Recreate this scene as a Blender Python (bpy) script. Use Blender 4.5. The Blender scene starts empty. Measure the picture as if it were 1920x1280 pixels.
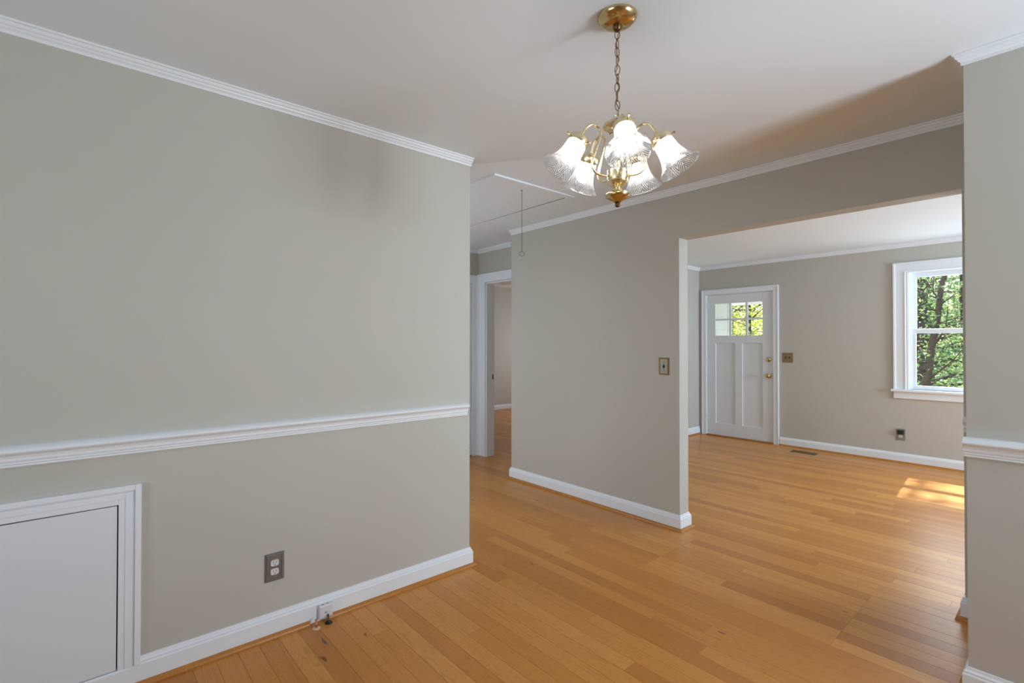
import bpy, math, random
from mathutils import Vector, Matrix

# ------------------------------------------------------------------ camera, world, sun, daylight, exposure
SC = bpy.context.scene
COL = SC.collection
CAM_Z = 1.331
YAW, PITCH, ROLL = math.radians(48.9928), math.radians(0.5764), math.radians(0.037)
cam = bpy.data.cameras.new('camera')
cam.sensor_width = 36.0
cam.lens = 17.5557
cam.shift_y = -6.79 / 1920.0
cam.clip_start = 0.02
cam.clip_end = 300
camo = bpy.data.objects.new('camera', cam)
COL.objects.link(camo)
fw = Vector((math.cos(YAW) * math.cos(PITCH), math.sin(YAW) * math.cos(PITCH), math.sin(PITCH)))
rt = Vector((math.sin(YAW), -math.cos(YAW), 0))
up = rt.cross(fw)
r2 = rt * math.cos(ROLL) + up * math.sin(ROLL)
u2 = -rt * math.sin(ROLL) + up * math.cos(ROLL)
camo.matrix_world = Matrix(((r2.x, u2.x, -fw.x, 0), (r2.y, u2.y, -fw.y, 0), (r2.z, u2.z, -fw.z, CAM_Z), (0, 0, 0, 1)))
SC.camera = camo

SC.view_settings.view_transform = 'Standard'
SC.view_settings.look = 'None'
SC.view_settings.gamma = 1.0
SC.view_settings.use_curve_mapping = False
SC.view_settings.exposure = 0.04
SC.cycles.use_adaptive_sampling = True
SC.cycles.adaptive_threshold = 0.02
SC.cycles.max_bounces = 8
SC.cycles.diffuse_bounces = 5
SC.cycles.transparent_max_bounces = 16
SC.cycles.caustics_reflective = False
SC.cycles.caustics_refractive = False
SC.cycles.sample_clamp_indirect = 4.0

SUN_DIR = Vector((-1.0, -0.085, -1.235)).normalized()      # direction the sunlight travels
w = bpy.data.worlds.new('sky')
SC.world = w
w.use_nodes = True
nt = w.node_tree
nt.nodes.clear()
out = nt.nodes.new('ShaderNodeOutputWorld')
bg = nt.nodes.new('ShaderNodeBackground')
sky = nt.nodes.new('ShaderNodeTexSky')
sky.sky_type = 'NISHITA'
sky.sun_disc = False
sky.sun_elevation = math.asin(-SUN_DIR.z)
sky.sun_rotation = math.radians(90 - math.degrees(math.atan2(-SUN_DIR.y, -SUN_DIR.x)))
sky.air_density = 1.0
sky.dust_density = 2.0
bg.inputs['Strength'].default_value = 0.38
nt.links.new(sky.outputs[0], bg.inputs[0])
nt.links.new(bg.outputs[0], out.inputs[0])

def light(name, kind, loc, aim, energy, size=None, color=(1, 1, 1)):
    d = bpy.data.lights.new(name, kind)
    d.energy = energy
    d.color = color
    if kind == 'AREA':
        d.shape = 'RECTANGLE'
        d.size, d.size_y = size
    o = bpy.data.objects.new(name, d)
    COL.objects.link(o)
    o.location = loc
    o.rotation_euler = Vector(aim).to_track_quat('-Z', 'Y').to_euler()
    return o

s = light('sun', 'SUN', (12, 1, 9), SUN_DIR, 11.5, color=(1.0, 0.96, 0.88))
s.data.angle = math.radians(0.6)
# daylight entering by the windows of the house that lie outside the picture; hall lamp is added fill
DAY = (0.865, 0.985, 1.115)
light('daylight_dining_side', 'AREA', (2.15, -2.35, 1.25), (-0.3, 1, 0.6), 122, (0.8, 1.2), DAY)
light('daylight_dining_back', 'AREA', (-2.1, 0.85, 1.2), (1, 0.05, 0.9), 27, (1.5, 1.2), DAY)
light('daylight_living_side', 'AREA', (5.85, -2.9, 1.3), (0, 1, 0.4), 222, (1.7, 1.2), (0.77, 0.985, 1.23))
light('daylight_living_front', 'AREA', (7.25, 0.80, 1.47), (-1, 0, 0.1), 13, (0.85, 1.15), DAY)
light('daylight_bedroom', 'AREA', (7.95, 6.1, 1.35), (-1, 0.35, -0.1), 30, (1.0, 1.2), DAY)
light('fill_hall', 'AREA', (0.80, 3.7, 1.15), (1, 0.05, 0.1), 20, (0.9, 1.9), DAY)  # fill lamp without a window, added to brighten hall and partition

# ------------------------------------------------------------------ main dimensions (metres)
L = 2.437       # room face of the left wall (y)
LE = 1.782      # where the left wall ends (x)
P = 3.236       # dining face of the partition (x)
PB = 3.352      # living-room face of the partition
PE = 3.73       # hall end of the partition (y)
PJ = 1.904      # left jamb of the wide opening (y)
PR = 0.392      # right jamb of the wide opening (y)
OZ = 2.082      # head of the wide opening
R = 2.555       # face of the near right wall (x)
RE = 0.302      # its end (y)
D = 6.936       # inner face of the front wall (x)
LY = 3.752      # left wall of the living room (y)
H = 3.611       # hall wall with the bedroom doorway (x)
HB = 3.722
HY = 4.762      # end wall of the hall (y)
ZC = 2.438      # ceiling
ZT = 2.62

# ------------------------------------------------------------------ materials
def nodes(name):
    m = bpy.data.materials.new(name)
    m.use_nodes = True
    t = m.node_tree
    return m, t, t.nodes['Principled BSDF']

def N(t, kind, **kw):
    n = t.nodes.new(kind)
    for k, v in kw.items():
        if k.startswith('i_'):
            n.inputs[k[2:].replace('_', ' ')].default_value = v
        else:
            setattr(n, k, v)
    return n

def math_node(t, op, a, b=None, c=None):
    n = t.nodes.new('ShaderNodeMath')
    n.operation = op
    for i, v in enumerate((a, b, c)):
        if v is None:
            continue
        if isinstance(v, (int, float)):
            n.inputs[i].default_value = v
        else:
            t.links.new(v, n.inputs[i])
    return n.outputs[0]

def mix_col(t, fac, a, b, mode='MIX'):
    n = t.nodes.new('ShaderNodeMix')
    n.data_type = 'RGBA'
    n.blend_type = mode
    for sock, v in ((n.inputs[0], fac), (n.inputs[6], a), (n.inputs[7], b)):
        if isinstance(v, (int, float)):
            sock.default_value = v
        elif isinstance(v, tuple):
            sock.default_value = (*v[:3], 1)
        else:
            t.links.new(v, sock)
    return n.outputs[2]

def paint(name, col, rough=0.6, bump=0.08, scale=160.0, var=0.02, dist=0.002):
    m, t, b = nodes(name)
    pos = N(t, 'ShaderNodeNewGeometry').outputs['Position']
    big = N(t, 'ShaderNodeTexNoise', i_Scale=1.7, i_Detail=3.0)
    t.links.new(pos, big.inputs['Vector'])
    v = math_node(t, 'MULTIPLY_ADD', big.outputs[0], 2 * var, 1 - var)
    c = N(t, 'ShaderNodeVectorMath', operation='SCALE')
    c.inputs[0].default_value = col
    t.links.new(v, c.inputs[3])
    t.links.new(c.outputs[0], b.inputs['Base Color'])
    b.inputs['Roughness'].default_value = rough
    b.inputs['Specular IOR Level'].default_value = 0.35
    if bump:
        n = N(t, 'ShaderNodeTexNoise', i_Scale=scale, i_Detail=2.0)
        t.links.new(pos, n.inputs['Vector'])
        bp = N(t, 'ShaderNodeBump', i_Strength=bump, i_Distance=dist)
        t.links.new(n.outputs[0], bp.inputs['Height'])
        t.links.new(bp.outputs[0], b.inputs['Normal'])
    return m

def metal(name, col, rough, metallic=1.0, noise=0.0):
    m, t, b = nodes(name)
    b.inputs['Base Color'].default_value = (*col, 1)
    b.inputs['Metallic'].default_value = metallic
    n = N(t, 'ShaderNodeTexNoise', i_Scale=60.0, i_Detail=3.0)
    pos = N(t, 'ShaderNodeNewGeometry').outputs['Position']
    t.links.new(pos, n.inputs['Vector'])
    t.links.new(math_node(t, 'MULTIPLY_ADD', n.outputs[0], 0.12, rough - 0.05), b.inputs['Roughness'])
    if noise:
        cr = mix_col(t, math_node(t, 'MULTIPLY', n.outputs[0], noise), (*col,), tuple(x * 0.45 for x in col))
        t.links.new(cr, b.inputs['Base Color'])
    return m

def plain(name, col, rough=0.5):
    m, t, b = nodes(name)
    n = N(t, 'ShaderNodeTexNoise', i_Scale=25.0, i_Detail=2.0)
    pos = N(t, 'ShaderNodeNewGeometry').outputs['Position']
    t.links.new(pos, n.inputs['Vector'])
    t.links.new(mix_col(t, n.outputs[0], tuple(x * 0.94 for x in col), tuple(min(1, x * 1.05) for x in col)), b.inputs['Base Color'])
    b.inputs['Roughness'].default_value = rough
    return m

def wood(name, shoe=False):
    m, t, b = nodes(name)
    geo = N(t, 'ShaderNodeNewGeometry')
    info = N(t, 'ShaderNodeObjectInfo')
    rnd = math_node(t, 'FRACT', math_node(t, 'ADD', math_node(t, 'MULTIPLY', geo.outputs['Random Per Island'], 0.618 if not shoe else 0.0),
                                         math_node(t, 'MULTIPLY', info.outputs['Random'], 7.31)))
    comb = N(t, 'ShaderNodeCombineXYZ')
    t.links.new(math_node(t, 'MULTIPLY', rnd, 13.0), comb.inputs[0])
    t.links.new(math_node(t, 'MULTIPLY', rnd, 31.0), comb.inputs[1])
    t.links.new(math_node(t, 'MULTIPLY', rnd, 17.0), comb.inputs[2])
    off = N(t, 'ShaderNodeVectorMath', operation='ADD')
    t.links.new(geo.outputs['Position'], off.inputs[0])
    t.links.new(comb.outputs[0], off.inputs[1])
    def grain(sx, sy, sc, det, rough=0.6, dist=0.0):
        mp = N(t, 'ShaderNodeMapping')
        mp.inputs['Scale'].default_value = (sx, sy, 1.0)
        t.links.new(off.outputs[0], mp.inputs['Vector'])
        n = N(t, 'ShaderNodeTexNoise', i_Scale=sc, i_Detail=det, i_Roughness=rough, i_Distortion=dist)
        t.links.new(mp.outputs[0], n.inputs['Vector'])
        return n.outputs[0]
    fine = grain(26, 0.9, 9.0, 5.0)
    mid = grain(9, 0.55, 3.2, 4.0, 0.6, 0.6)
    cath = grain(5.0, 0.42, 2.2, 2.0, 0.5, 1.2)
    rings = math_node(t, 'ABSOLUTE', math_node(t, 'SINE', math_node(t, 'MULTIPLY', cath, 62.0)))
    tone = N(t, 'ShaderNodeValToRGB')
    e = tone.color_ramp.elements
    e[0].position, e[0].color = 0.0, (0.57, 0.22, 0.034, 1)
    e[1].position, e[1].color = 1.0, (0.81, 0.375, 0.085, 1)
    for ps, c in ((0.16, (0.65, 0.26, 0.042, 1)), (0.55, (0.72, 0.31, 0.055, 1)), (0.85, (0.77, 0.345, 0.07, 1))):
        q = e.new(ps)
        q.color = c
    t.links.new(rnd, tone.inputs[0])
    c1 = mix_col(t, math_node(t, 'MULTIPLY', math_node(t, 'SUBTRACT', 1.0, fine), 0.46), tone.outputs[0], (0.27, 0.085, 0.016))
    rr = math_node(t, 'MULTIPLY', math_node(t, 'POWER', math_node(t, 'SUBTRACT', 1.0, rings), 3.0), 0.26)
    c2 = mix_col(t, rr, c1, (0.26, 0.088, 0.02))
    st = N(t, 'ShaderNodeValToRGB')
    st.color_ramp.elements[0].position, st.color_ramp.elements[1].position = 0.60, 0.80
    t.links.new(mid, st.inputs[0])
    c3 = mix_col(t, math_node(t, 'MULTIPLY', st.outputs[0], 0.55), c2, (0.27, 0.082, 0.014))
    kn = grain(11, 3.2, 2.3, 1.0)
    ks = N(t, 'ShaderNodeValToRGB')
    ks.color_ramp.elements[0].position, ks.color_ramp.elements[1].position = 0.775, 0.81
    t.links.new(kn, ks.inputs[0])
    c4 = mix_col(t, math_node(t, 'MULTIPLY', ks.outputs[0], 0.8), c3, (0.10, 0.035, 0.012))
    if shoe:
        c4 = mix_col(t, 1.0, c4, (0.78, 0.72, 0.66), 'MULTIPLY')
    t.links.new(c4, b.inputs['Base Color'])
    t.links.new(math_node(t, 'MULTIPLY_ADD', fine, 0.10, 0.27), b.inputs['Roughness'])
    b.inputs['Specular IOR Level'].default_value = 0.42
    bp = N(t, 'ShaderNodeBump', i_Strength=0.12, i_Distance=0.0006)
    t.links.new(fine, bp.inputs['Height'])
    t.links.new(bp.outputs[0], b.inputs['Normal'])
    return m

M = {}
M['wall'] = paint('greige_wall_paint', (0.54, 0.52, 0.462), 0.55, 0.10, 140)
M['ceil'] = paint('white_ceiling_paint', (0.82, 0.87, 0.905), 0.75, 0.05, 120)
M['trim'] = paint('white_trim_enamel', (0.84, 0.88, 0.91), 0.32, 0.03, 60)
M['door'] = paint('white_door_enamel', (0.78, 0.815, 0.845), 0.36, 0.04, 45)
M['dark'] = plain('dark_gap', (0.012, 0.011, 0.010), 0.9)
M['sub'] = plain('subfloor', (0.05, 0.03, 0.018), 0.9)
M['wood'] = wood('oak_floor_boards')
M['shoe'] = wood('oak_shoe_moulding', True)
M['brass'] = metal('polished_brass', (0.64, 0.48, 0.24), 0.18)
M['brassl'] = metal('satin_pale_brass', (0.83, 0.72, 0.46), 0.26)
M['bronze'] = metal('dark_bronze', (0.16, 0.085, 0.035), 0.38)
M['cord'] = plain('brown_lamp_cord', (0.30, 0.17, 0.06), 0.45)
M['steel'] = metal('pull_chain_steel', (0.05, 0.048, 0.045), 0.45, 0.6)
M['pewter'] = metal('pewter_plate', (0.21, 0.205, 0.20), 0.42, 0.85, 0.5)
M['brownplate'] = metal('brown_plate_field', (0.23, 0.185, 0.155), 0.45, 0.7, 0.4)
M['olive'] = metal('aged_brass_plate', (0.30, 0.27, 0.20), 0.45, 0.6, 0.4)
M['bronzeplate'] = metal('tan_bronze_plate', (0.36, 0.25, 0.135), 0.42, 0.6, 0.4)
M['greyplate'] = metal('brushed_steel_plate', (0.36, 0.36, 0.345), 0.4, 0.8, 0.3)
M['ivory'] = plain('white_plastic', (0.72, 0.72, 0.73), 0.35)
M['black'] = plain('black_plastic', (0.016, 0.015, 0.014), 0.5)
M['copper'] = metal('copper_pipe', (0.55, 0.25, 0.12), 0.35)
M['peach'] = plain('peach_escutcheon', (0.78, 0.50, 0.30), 0.5)
M['vent'] = plain('brown_register', (0.16, 0.08, 0.03), 0.4)
M['siding'] = plain('white_siding', (0.80, 0.80, 0.82), 0.6)
M['bark'] = paint('tree_bark', (0.13, 0.095, 0.085), 0.9, 0.9, 22, 0.3, 0.02)
M['hinge'] = M['door']

def glass_mat():
    m, t, b = nodes('window_glass')
    t.nodes.remove(b)
    tr = N(t, 'ShaderNodeBsdfTransparent')
    tr.inputs[0].default_value = (0.97, 0.985, 0.98, 1)
    gl = N(t, 'ShaderNodeBsdfGlossy')
    gl.inputs['Roughness'].default_value = 0.02
    lw = N(t, 'ShaderNodeLayerWeight', i_Blend=0.5)
    mx = N(t, 'ShaderNodeMixShader')
    t.links.new(math_node(t, 'MULTIPLY_ADD', math_node(t, 'POWER', lw.outputs['Facing'], 5.0), 0.9, 0.03), mx.inputs[0])
    t.links.new(tr.outputs[0], mx.inputs[1])
    t.links.new(gl.outputs[0], mx.inputs[2])
    t.links.new(mx.outputs[0], t.nodes['Material Output'].inputs[0])
    return m
M['glass'] = glass_mat()

def shade_mat():
    # pressed clear glass with a chevron relief: refraction lines painted as grey tint between ridges, scattering on them
    m, t, b = nodes('pressed_chevron_glass')
    t.nodes.remove(b)
    uv = N(t, 'ShaderNodeUVMap')
    sep = N(t, 'ShaderNodeSeparateXYZ')
    t.links.new(uv.outputs[0], sep.inputs[0])
    tri = math_node(t, 'ABSOLUTE', math_node(t, 'SUBTRACT', math_node(t, 'FRACT', math_node(t, 'MULTIPLY', sep.outputs[0], 8.0)), 0.5))
    nz = N(t, 'ShaderNodeTexNoise', i_Scale=3.0, i_Detail=1.0)
    vv = math_node(t, 'ABSOLUTE', math_node(t, 'SUBTRACT', math_node(t, 'MULTIPLY', sep.outputs[1], 2.0), 1.0))
    ph = math_node(t, 'ADD', math_node(t, 'MULTIPLY', vv, 8.5), math_node(t, 'MULTIPLY', tri, 7.0))
    ph = math_node(t, 'ADD', ph, math_node(t, 'MULTIPLY', nz.outputs[0], 0.8))
    wv = math_node(t, 'MULTIPLY_ADD', math_node(t, 'SINE', math_node(t, 'MULTIPLY', ph, 6.2832)), 0.5, 0.5)
    bp = N(t, 'ShaderNodeBump', i_Strength=1.0, i_Distance=0.0025)
    t.links.new(wv, bp.inputs['Height'])
    tr = N(t, 'ShaderNodeBsdfTransparent')
    t.links.new(mix_col(t, math_node(t, 'MULTIPLY', math_node(t, 'LESS_THAN', sep.outputs[1], 0.5), math_node(t, 'POWER', math_node(t, 'SUBTRACT', 1.0, wv), 3.0)), (0.97, 0.975, 0.98), (0.50, 0.51, 0.53)), tr.inputs[0])
    tl = N(t, 'ShaderNodeBsdfTranslucent')
    tl.inputs[0].default_value = (0.9, 0.9, 0.9, 1)
    df = N(t, 'ShaderNodeBsdfDiffuse')
    df.inputs[0].default_value = (0.9, 0.9, 0.9, 1)
    gl = N(t, 'ShaderNodeBsdfGlossy')
    gl.inputs['Roughness'].default_value = 0.06
    for n in (tl, df, gl):
        t.links.new(bp.outputs[0], n.inputs['Normal'])
    m1 = N(t, 'ShaderNodeMixShader')
    m1.inputs[0].default_value = 0.35
    t.links.new(tl.outputs[0], m1.inputs[1]); t.links.new(df.outputs[0], m1.inputs[2])
    m2 = N(t, 'ShaderNodeMixShader')
    outer = math_node(t, 'LESS_THAN', sep.outputs[1], 0.5)
    t.links.new(math_node(t, 'MULTIPLY_ADD', math_node(t, 'MULTIPLY', math_node(t, 'POWER', wv, 2.0), outer), 0.55, 0.01), m2.inputs[0])
    t.links.new(tr.outputs[0], m2.inputs[1]); t.links.new(m1.outputs[0], m2.inputs[2])
    lw = N(t, 'ShaderNodeLayerWeight', i_Blend=0.5)
    t.links.new(bp.outputs[0], lw.inputs['Normal'])
    m3 = N(t, 'ShaderNodeMixShader')
    t.links.new(math_node(t, 'MULTIPLY_ADD', math_node(t, 'POWER', lw.outputs['Facing'], 4.0), 0.6, 0.04), m3.inputs[0])
    t.links.new(m2.outputs[0], m3.inputs[1]); t.links.new(gl.outputs[0], m3.inputs[2])
    t.links.new(m3.outputs[0], t.nodes['Material Output'].inputs[0])
    return m
M['shade'] = shade_mat()

def emit_mat(name, col, st):
    m, t, b = nodes(name)
    b.inputs['Base Color'].default_value = (*col, 1)
    b.inputs['Emission Color'].default_value = (*col, 1)
    b.inputs['Emission Strength'].default_value = st
    return m
M['bulb'] = emit_mat('lit_bulb', (1.0, 0.985, 0.97), 36.0)

def leaf_mat(name, a, bcol, c):
    m, t, b = nodes(name)
    t.nodes.remove(b)
    geo = N(t, 'ShaderNodeNewGeometry')
    r = N(t, 'ShaderNodeValToRGB')
    r.color_ramp.elements[0].color = (*a, 1)
    r.color_ramp.elements[1].color = (*c, 1)
    q = r.color_ramp.elements.new(0.55)
    q.color = (*bcol, 1)
    t.links.new(geo.outputs['Random Per Island'], r.inputs[0])
    df = N(t, 'ShaderNodeBsdfDiffuse')
    tl = N(t, 'ShaderNodeBsdfTranslucent')
    gl = N(t, 'ShaderNodeBsdfGlossy', i_Roughness=0.35)
    t.links.new(r.outputs[0], df.inputs[0])
    t.links.new(mix_col(t, 1.0, r.outputs[0], (1.5, 1.6, 0.7), 'MULTIPLY'), tl.inputs[0])
    m1 = N(t, 'ShaderNodeMixShader')
    m1.inputs[0].default_value = 0.5
    t.links.new(df.outputs[0], m1.inputs[1]); t.links.new(tl.outputs[0], m1.inputs[2])
    m2 = N(t, 'ShaderNodeMixShader')
    m2.inputs[0].default_value = 0.14
    t.links.new(m1.outputs[0], m2.inputs[1]); t.links.new(gl.outputs[0], m2.inputs[2])
    t.links.new(m2.outputs[0], t.nodes['Material Output'].inputs[0])
    return m
M['leaf'] = leaf_mat('green_leaves', (0.08, 0.16, 0.08), (0.23, 0.34, 0.17), (0.62, 0.62, 0.42))
M['leafd'] = leaf_mat('deep_green_leaves', (0.05, 0.13, 0.08), (0.16, 0.28, 0.17), (0.50, 0.56, 0.38))
M['leafy'] = leaf_mat('yellow_green_leaves', (0.26, 0.32, 0.08), (0.55, 0.56, 0.16), (0.85, 0.82, 0.45))
M['grass'] = paint('lawn', (0.12, 0.17, 0.06), 0.95, 0.8, 30, 0.3, 0.03)

# ------------------------------------------------------------------ mesh helpers
class MB:
    def __init__(self):
        self.v, self.f, self.uv = [], [], None

    def box(self, x0, x1, y0, y1, z0, z1):
        n = len(self.v)
        self.v += [(x, y, z) for z in (z0, z1) for y in (y0, y1) for x in (x0, x1)]
        for a in ((0, 2, 3, 1), (4, 5, 7, 6), (0, 1, 5, 4), (2, 6, 7, 3), (0, 4, 6, 2), (1, 3, 7, 5)):
            self.f.append(tuple(n + i for i in a))
        return self

    def tube(self, pts, rad, seg=10, closed=False, caps=True):
        pts = [Vector(p) for p in pts]
        rads = rad if isinstance(rad, (list, tuple)) else [rad] * len(pts)
        n0 = len(self.v)
        m = len(pts)
        prev = None
        for i, p in enumerate(pts):
            a = pts[(i - 1) % m] if (closed or i > 0) else p
            b = pts[(i + 1) % m] if (closed or i < m - 1) else p
            tdir = (b - a).normalized()
            if prev is None:
                ref = Vector((0, 0, 1)) if abs(tdir.z) < 0.9 else Vector((1, 0, 0))
                nrm = (ref - tdir * ref.dot(tdir)).normalized()
            else:
                nrm = (prev - tdir * prev.dot(tdir)).normalized()
            prev = nrm
            bn = tdir.cross(nrm)
            for k in range(seg):
                an = 2 * math.pi * k / seg
                self.v.append(tuple(p + (nrm * math.cos(an) + bn * math.sin(an)) * rads[i]))
        for i in range(m if closed else m - 1):
            j = (i + 1) % m
            for k in range(seg):
                k2 = (k + 1) % seg
                self.f.append((n0 + i * seg + k, n0 + i * seg + k2, n0 + j * seg + k2, n0 + j * seg + k))
        if caps and not closed:
            self.f.append(tuple(n0 + k for k in reversed(range(seg))))
            self.f.append(tuple(n0 + (m - 1) * seg + k for k in range(seg)))
        return self

    def lathe(self, prof, o=(0, 0, 0), axis=(0, 0, 1), seg=32, uv=False, caps=False):
        ax = Vector(axis).normalized()
        q = Vector((0, 0, 1)).rotation_difference(ax)
        o = Vector(o)
        n0 = len(self.v)
        for (r, z) in prof:
            for k in range(seg):
                a = 2 * math.pi * k / seg
                self.v.append(tuple(o + q @ Vector((r * math.cos(a), r * math.sin(a), z))))
        m = len(prof)
        if uv:
            self.uv = []
        for i in range(m - 1):
            for k in range(seg):
                k2 = (k + 1) % seg
                self.f.append((n0 + i * seg + k, n0 + i * seg + k2, n0 + (i + 1) * seg + k2, n0 + (i + 1) * seg + k))
                if uv:
                    u0, u1, v0, v1 = k / seg, (k + 1) / seg, i / (m - 1), (i + 1) / (m - 1)
                    self.uv += [(u0, v0), (u1, v0), (u1, v1), (u0, v1)]
        if caps:
            self.f.append(tuple(n0 + k for k in reversed(range(seg))))
            self.f.append(tuple(n0 + (m - 1) * seg + k for k in range(seg)))
        return self

    def sweep(self, path, prof, side):
        """Run a moulding profile [(offset into room, z)] along a wall line; side = -1 when the room lies right of the path."""
        pts = [Vector((x, y)) for x, y in path]
        nr = []
        for a, b in zip(pts, pts[1:]):
            d = (b - a).normalized()
            nr.append(Vector((-d.y, d.x)) * side)
        n0 = len(self.v)
        k = len(prof)
        for i, p in enumerate(pts):
            if i == 0:
                mv = nr[0]
            elif i == len(pts) - 1:
                mv = nr[-1]
            else:
                mv = (nr[i - 1] + nr[i]) / (1 + nr[i - 1].dot(nr[i]))
            for (d, z) in prof:
                self.v.append((p.x + mv.x * d, p.y + mv.y * d, z))
        for i in range(len(pts) - 1):
            for j in range(k):
                j2 = (j + 1) % k
                q = (n0 + i * k + j, n0 + i * k + j2, n0 + (i + 1) * k + j2, n0 + (i + 1) * k + j)
                self.f.append(q if side > 0 else tuple(reversed(q)))
        self.f.append(tuple(n0 + j for j in range(k)))
        self.f.append(tuple(n0 + (len(pts) - 1) * k + j for j in reversed(range(k))))
        return self

    def build(self, name, mat, parent=None, smooth=False, bevel=0.0, flatang=None):
        me = bpy.data.meshes.new(name)
        me.from_pydata([tuple(x) for x in self.v], [], self.f)
        me.validate()
        if self.uv and len(self.uv) == len(me.loops):
            l = me.uv_layers.new(name='UVMap')
            for i, c in enumerate(self.uv):
                l.data[i].uv = c
        me.materials.append(M[mat] if isinstance(mat, str) else mat)
        if smooth:
            for p in me.polygons:
                p.use_smooth = True
            if flatang:
                me.set_sharp_from_angle(angle=math.radians(flatang))
        me.update()
        o = bpy.data.objects.new(name, me)
        COL.objects.link(o)
        if parent is not None:
            o.parent = parent
            o.matrix_parent_inverse = parent.matrix_world.inverted() if False else Matrix.Translation(-Vector(parent.location)) if parent.type == 'EMPTY' and not any(parent.rotation_euler) else Matrix()
        if bevel:
            b = o.modifiers.new('edge', 'BEVEL')
            b.width = bevel
            b.segments = 2
            b.limit_method = 'ANGLE'
            b.angle_limit = math.radians(40)
        return o

def fix_normals(o):
    import bmesh
    bm = bmesh.new()
    bm.from_mesh(o.data)
    bmesh.ops.recalc_face_normals(bm, faces=bm.faces)
    bm.to_mesh(o.data)
    bm.free()
    return o

def tag(o, label, cat, kind=None, group=None):
    o['label'] = label
    o['category'] = cat
    if kind:
        o['kind'] = kind
    if group:
        o['group'] = group
    return o

def thing(name, label, cat, loc=(0, 0, 0), kind=None, group=None):
    o = bpy.data.objects.new(name, None)
    o.empty_display_size = 0.05
    COL.objects.link(o)
    o.location = loc
    return tag(o, label, cat, kind, group)

def boxes(lst):
    m = MB()
    for b in lst:
        m.box(*b)
    return m

# ------------------------------------------------------------------ room shell
def wall(name, lst, label, mat='wall'):
    return tag(boxes(lst).build(name, mat), label, 'wall', 'structure')

AX0, AX1, AZ0, AZ1 = -0.62, 0.122, 0.086, 0.712     # hole of the low access door in the left wall
wall('wall_left', [(-1.7, AX0, L, L + .113, 0, ZC), (AX1, LE, L, L + .113, 0, ZC), (AX0, AX1, L, L + .113, AZ1, ZC),
                   (AX0, AX1, L, L + .113, 0, AZ0), (AX0, AX1, L + .09, L + .113, AZ0, AZ1)],
     'greige dining room wall with chair rail and low access door')
wall('wall_middle', [(P, PB, PJ, PE, 0, ZC), (P, PB, PR, PJ, OZ, ZC), (P, PB, -2.6, PR, 0, ZC), (PB, H, PE - .1, PE, 0, ZC)],
     'greige partition wall with wide plain opening into living room')
wall('wall_right', [(R, P, -1.9, RE, 0, ZC)], 'greige near wall at right picture edge with chair rail')
DY0, DY1, DZ1 = 2.712, 3.642, 2.03                   # front door opening
WY0, WY1, WZ0, WZ1 = 0.42, 1.30, 0.80, 2.125         # front window opening
wall('wall_front', [(D, D + .14, -2.6, WY0, 0, ZC), (D, D + .14, WY1, DY0, 0, ZC), (D, D + .14, DY1, LY + .1, 0, ZC),
                    (D, D + .14, WY0, WY1, 0, WZ0), (D, D + .14, WY0, WY1, WZ1, ZC), (D, D + .14, DY0, DY1, DZ1, ZC)],
     'greige living room wall holding the white front door and window')
wall('wall_living_side', [(HB, D, LY, LY + .1, 0, ZC)], 'short greige side wall beside the front door')
BY0, BY1, BZ1 = 3.83, 4.617, 2.035                   # bedroom doorway
wall('wall_hall', [(H, HB, PE - .1, BY0, 0, ZC), (H, HB, BY1, HY + .1, 0, ZC), (H, HB, BY0, BY1, BZ1, ZC)],
     'dim greige hall wall with white cased bedroom doorway')
CX0, CX1, CZ1 = 2.76, 3.512, 2.03                    # hall closet door opening
wall('wall_hall_end', [(1.0, CX0, HY, HY + .1, 0, ZC), (CX1, H, HY, HY + .1, 0, ZC), (CX0, CX1, HY, HY + .1, CZ1, ZC), (CX0, CX1, HY + .08, HY + .1, 0, CZ1)],
     'narrow dim greige wall above hall closet door')
wall('wall_hall_west', [(1.0, 1.08, L + .113, 3.25, 0, ZC), (1.0, 1.08, 4.15, HY, 0, ZC), (1.0, 1.08, 3.25, 4.15, 2.05, ZC)], 'greige hall wall hidden behind dining room wall')  # opening added in this unseen wall to let the hall fill lamp through
wall('wall_bedroom', [(HB, 7.85, 7.63, 7.74, 0, ZC), (7.75, 7.85, LY + .1, 5.55, 0, ZC), (7.75, 7.85, 6.65, 7.63, 0, ZC), (7.75, 7.85, 5.55, 6.65, 0, .75),
                      (7.75, 7.85, 5.55, 6.65, 1.95, ZC), (HB, HB + .02, HY, 7.63, 0, ZC), (D + .14, 7.85, LY, LY + .1, 0, ZC)],
     'greige bedroom wall seen through the hall doorway')

def holed(axis, c0, c1, a0, a1, h0, h1, z0, z1):
    segs = [(a0, h0, 0, ZC), (h1, a1, 0, ZC), (h0, h1, 0, z0), (h0, h1, z1, ZC)]
    return [((c0, c1, s0, s1, q0, q1) if axis == 'x' else (s0, s1, c0, c1, q0, q1)) for s0, s1, q0, q1 in segs]
wall('wall_back', holed('x', -1.7, -1.6, -2.0, L + .113, .05, 1.65, .78, 2.12), 'greige dining room wall behind the viewpoint')
wall('wall_dining_side', holed('y', -1.9, -1.8, -1.6, P, 1.7, 2.5, .78, 2.12), 'greige dining room window wall right of the viewpoint')
wall('wall_living_end', holed('y', -2.6, -2.5, PB, D, 4.8, 6.7, .78, 2.12), 'greige living room end wall beyond the opening')

tag(boxes([(-1.75, D + .14, -2.65, 7.75, ZC, ZT), (D + .14, 7.88, LY, 7.75, ZC, ZT)]).build('ceiling', 'ceil'), 'flat white ceiling over dining room, hall and living room', 'ceiling', 'structure')

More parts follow.
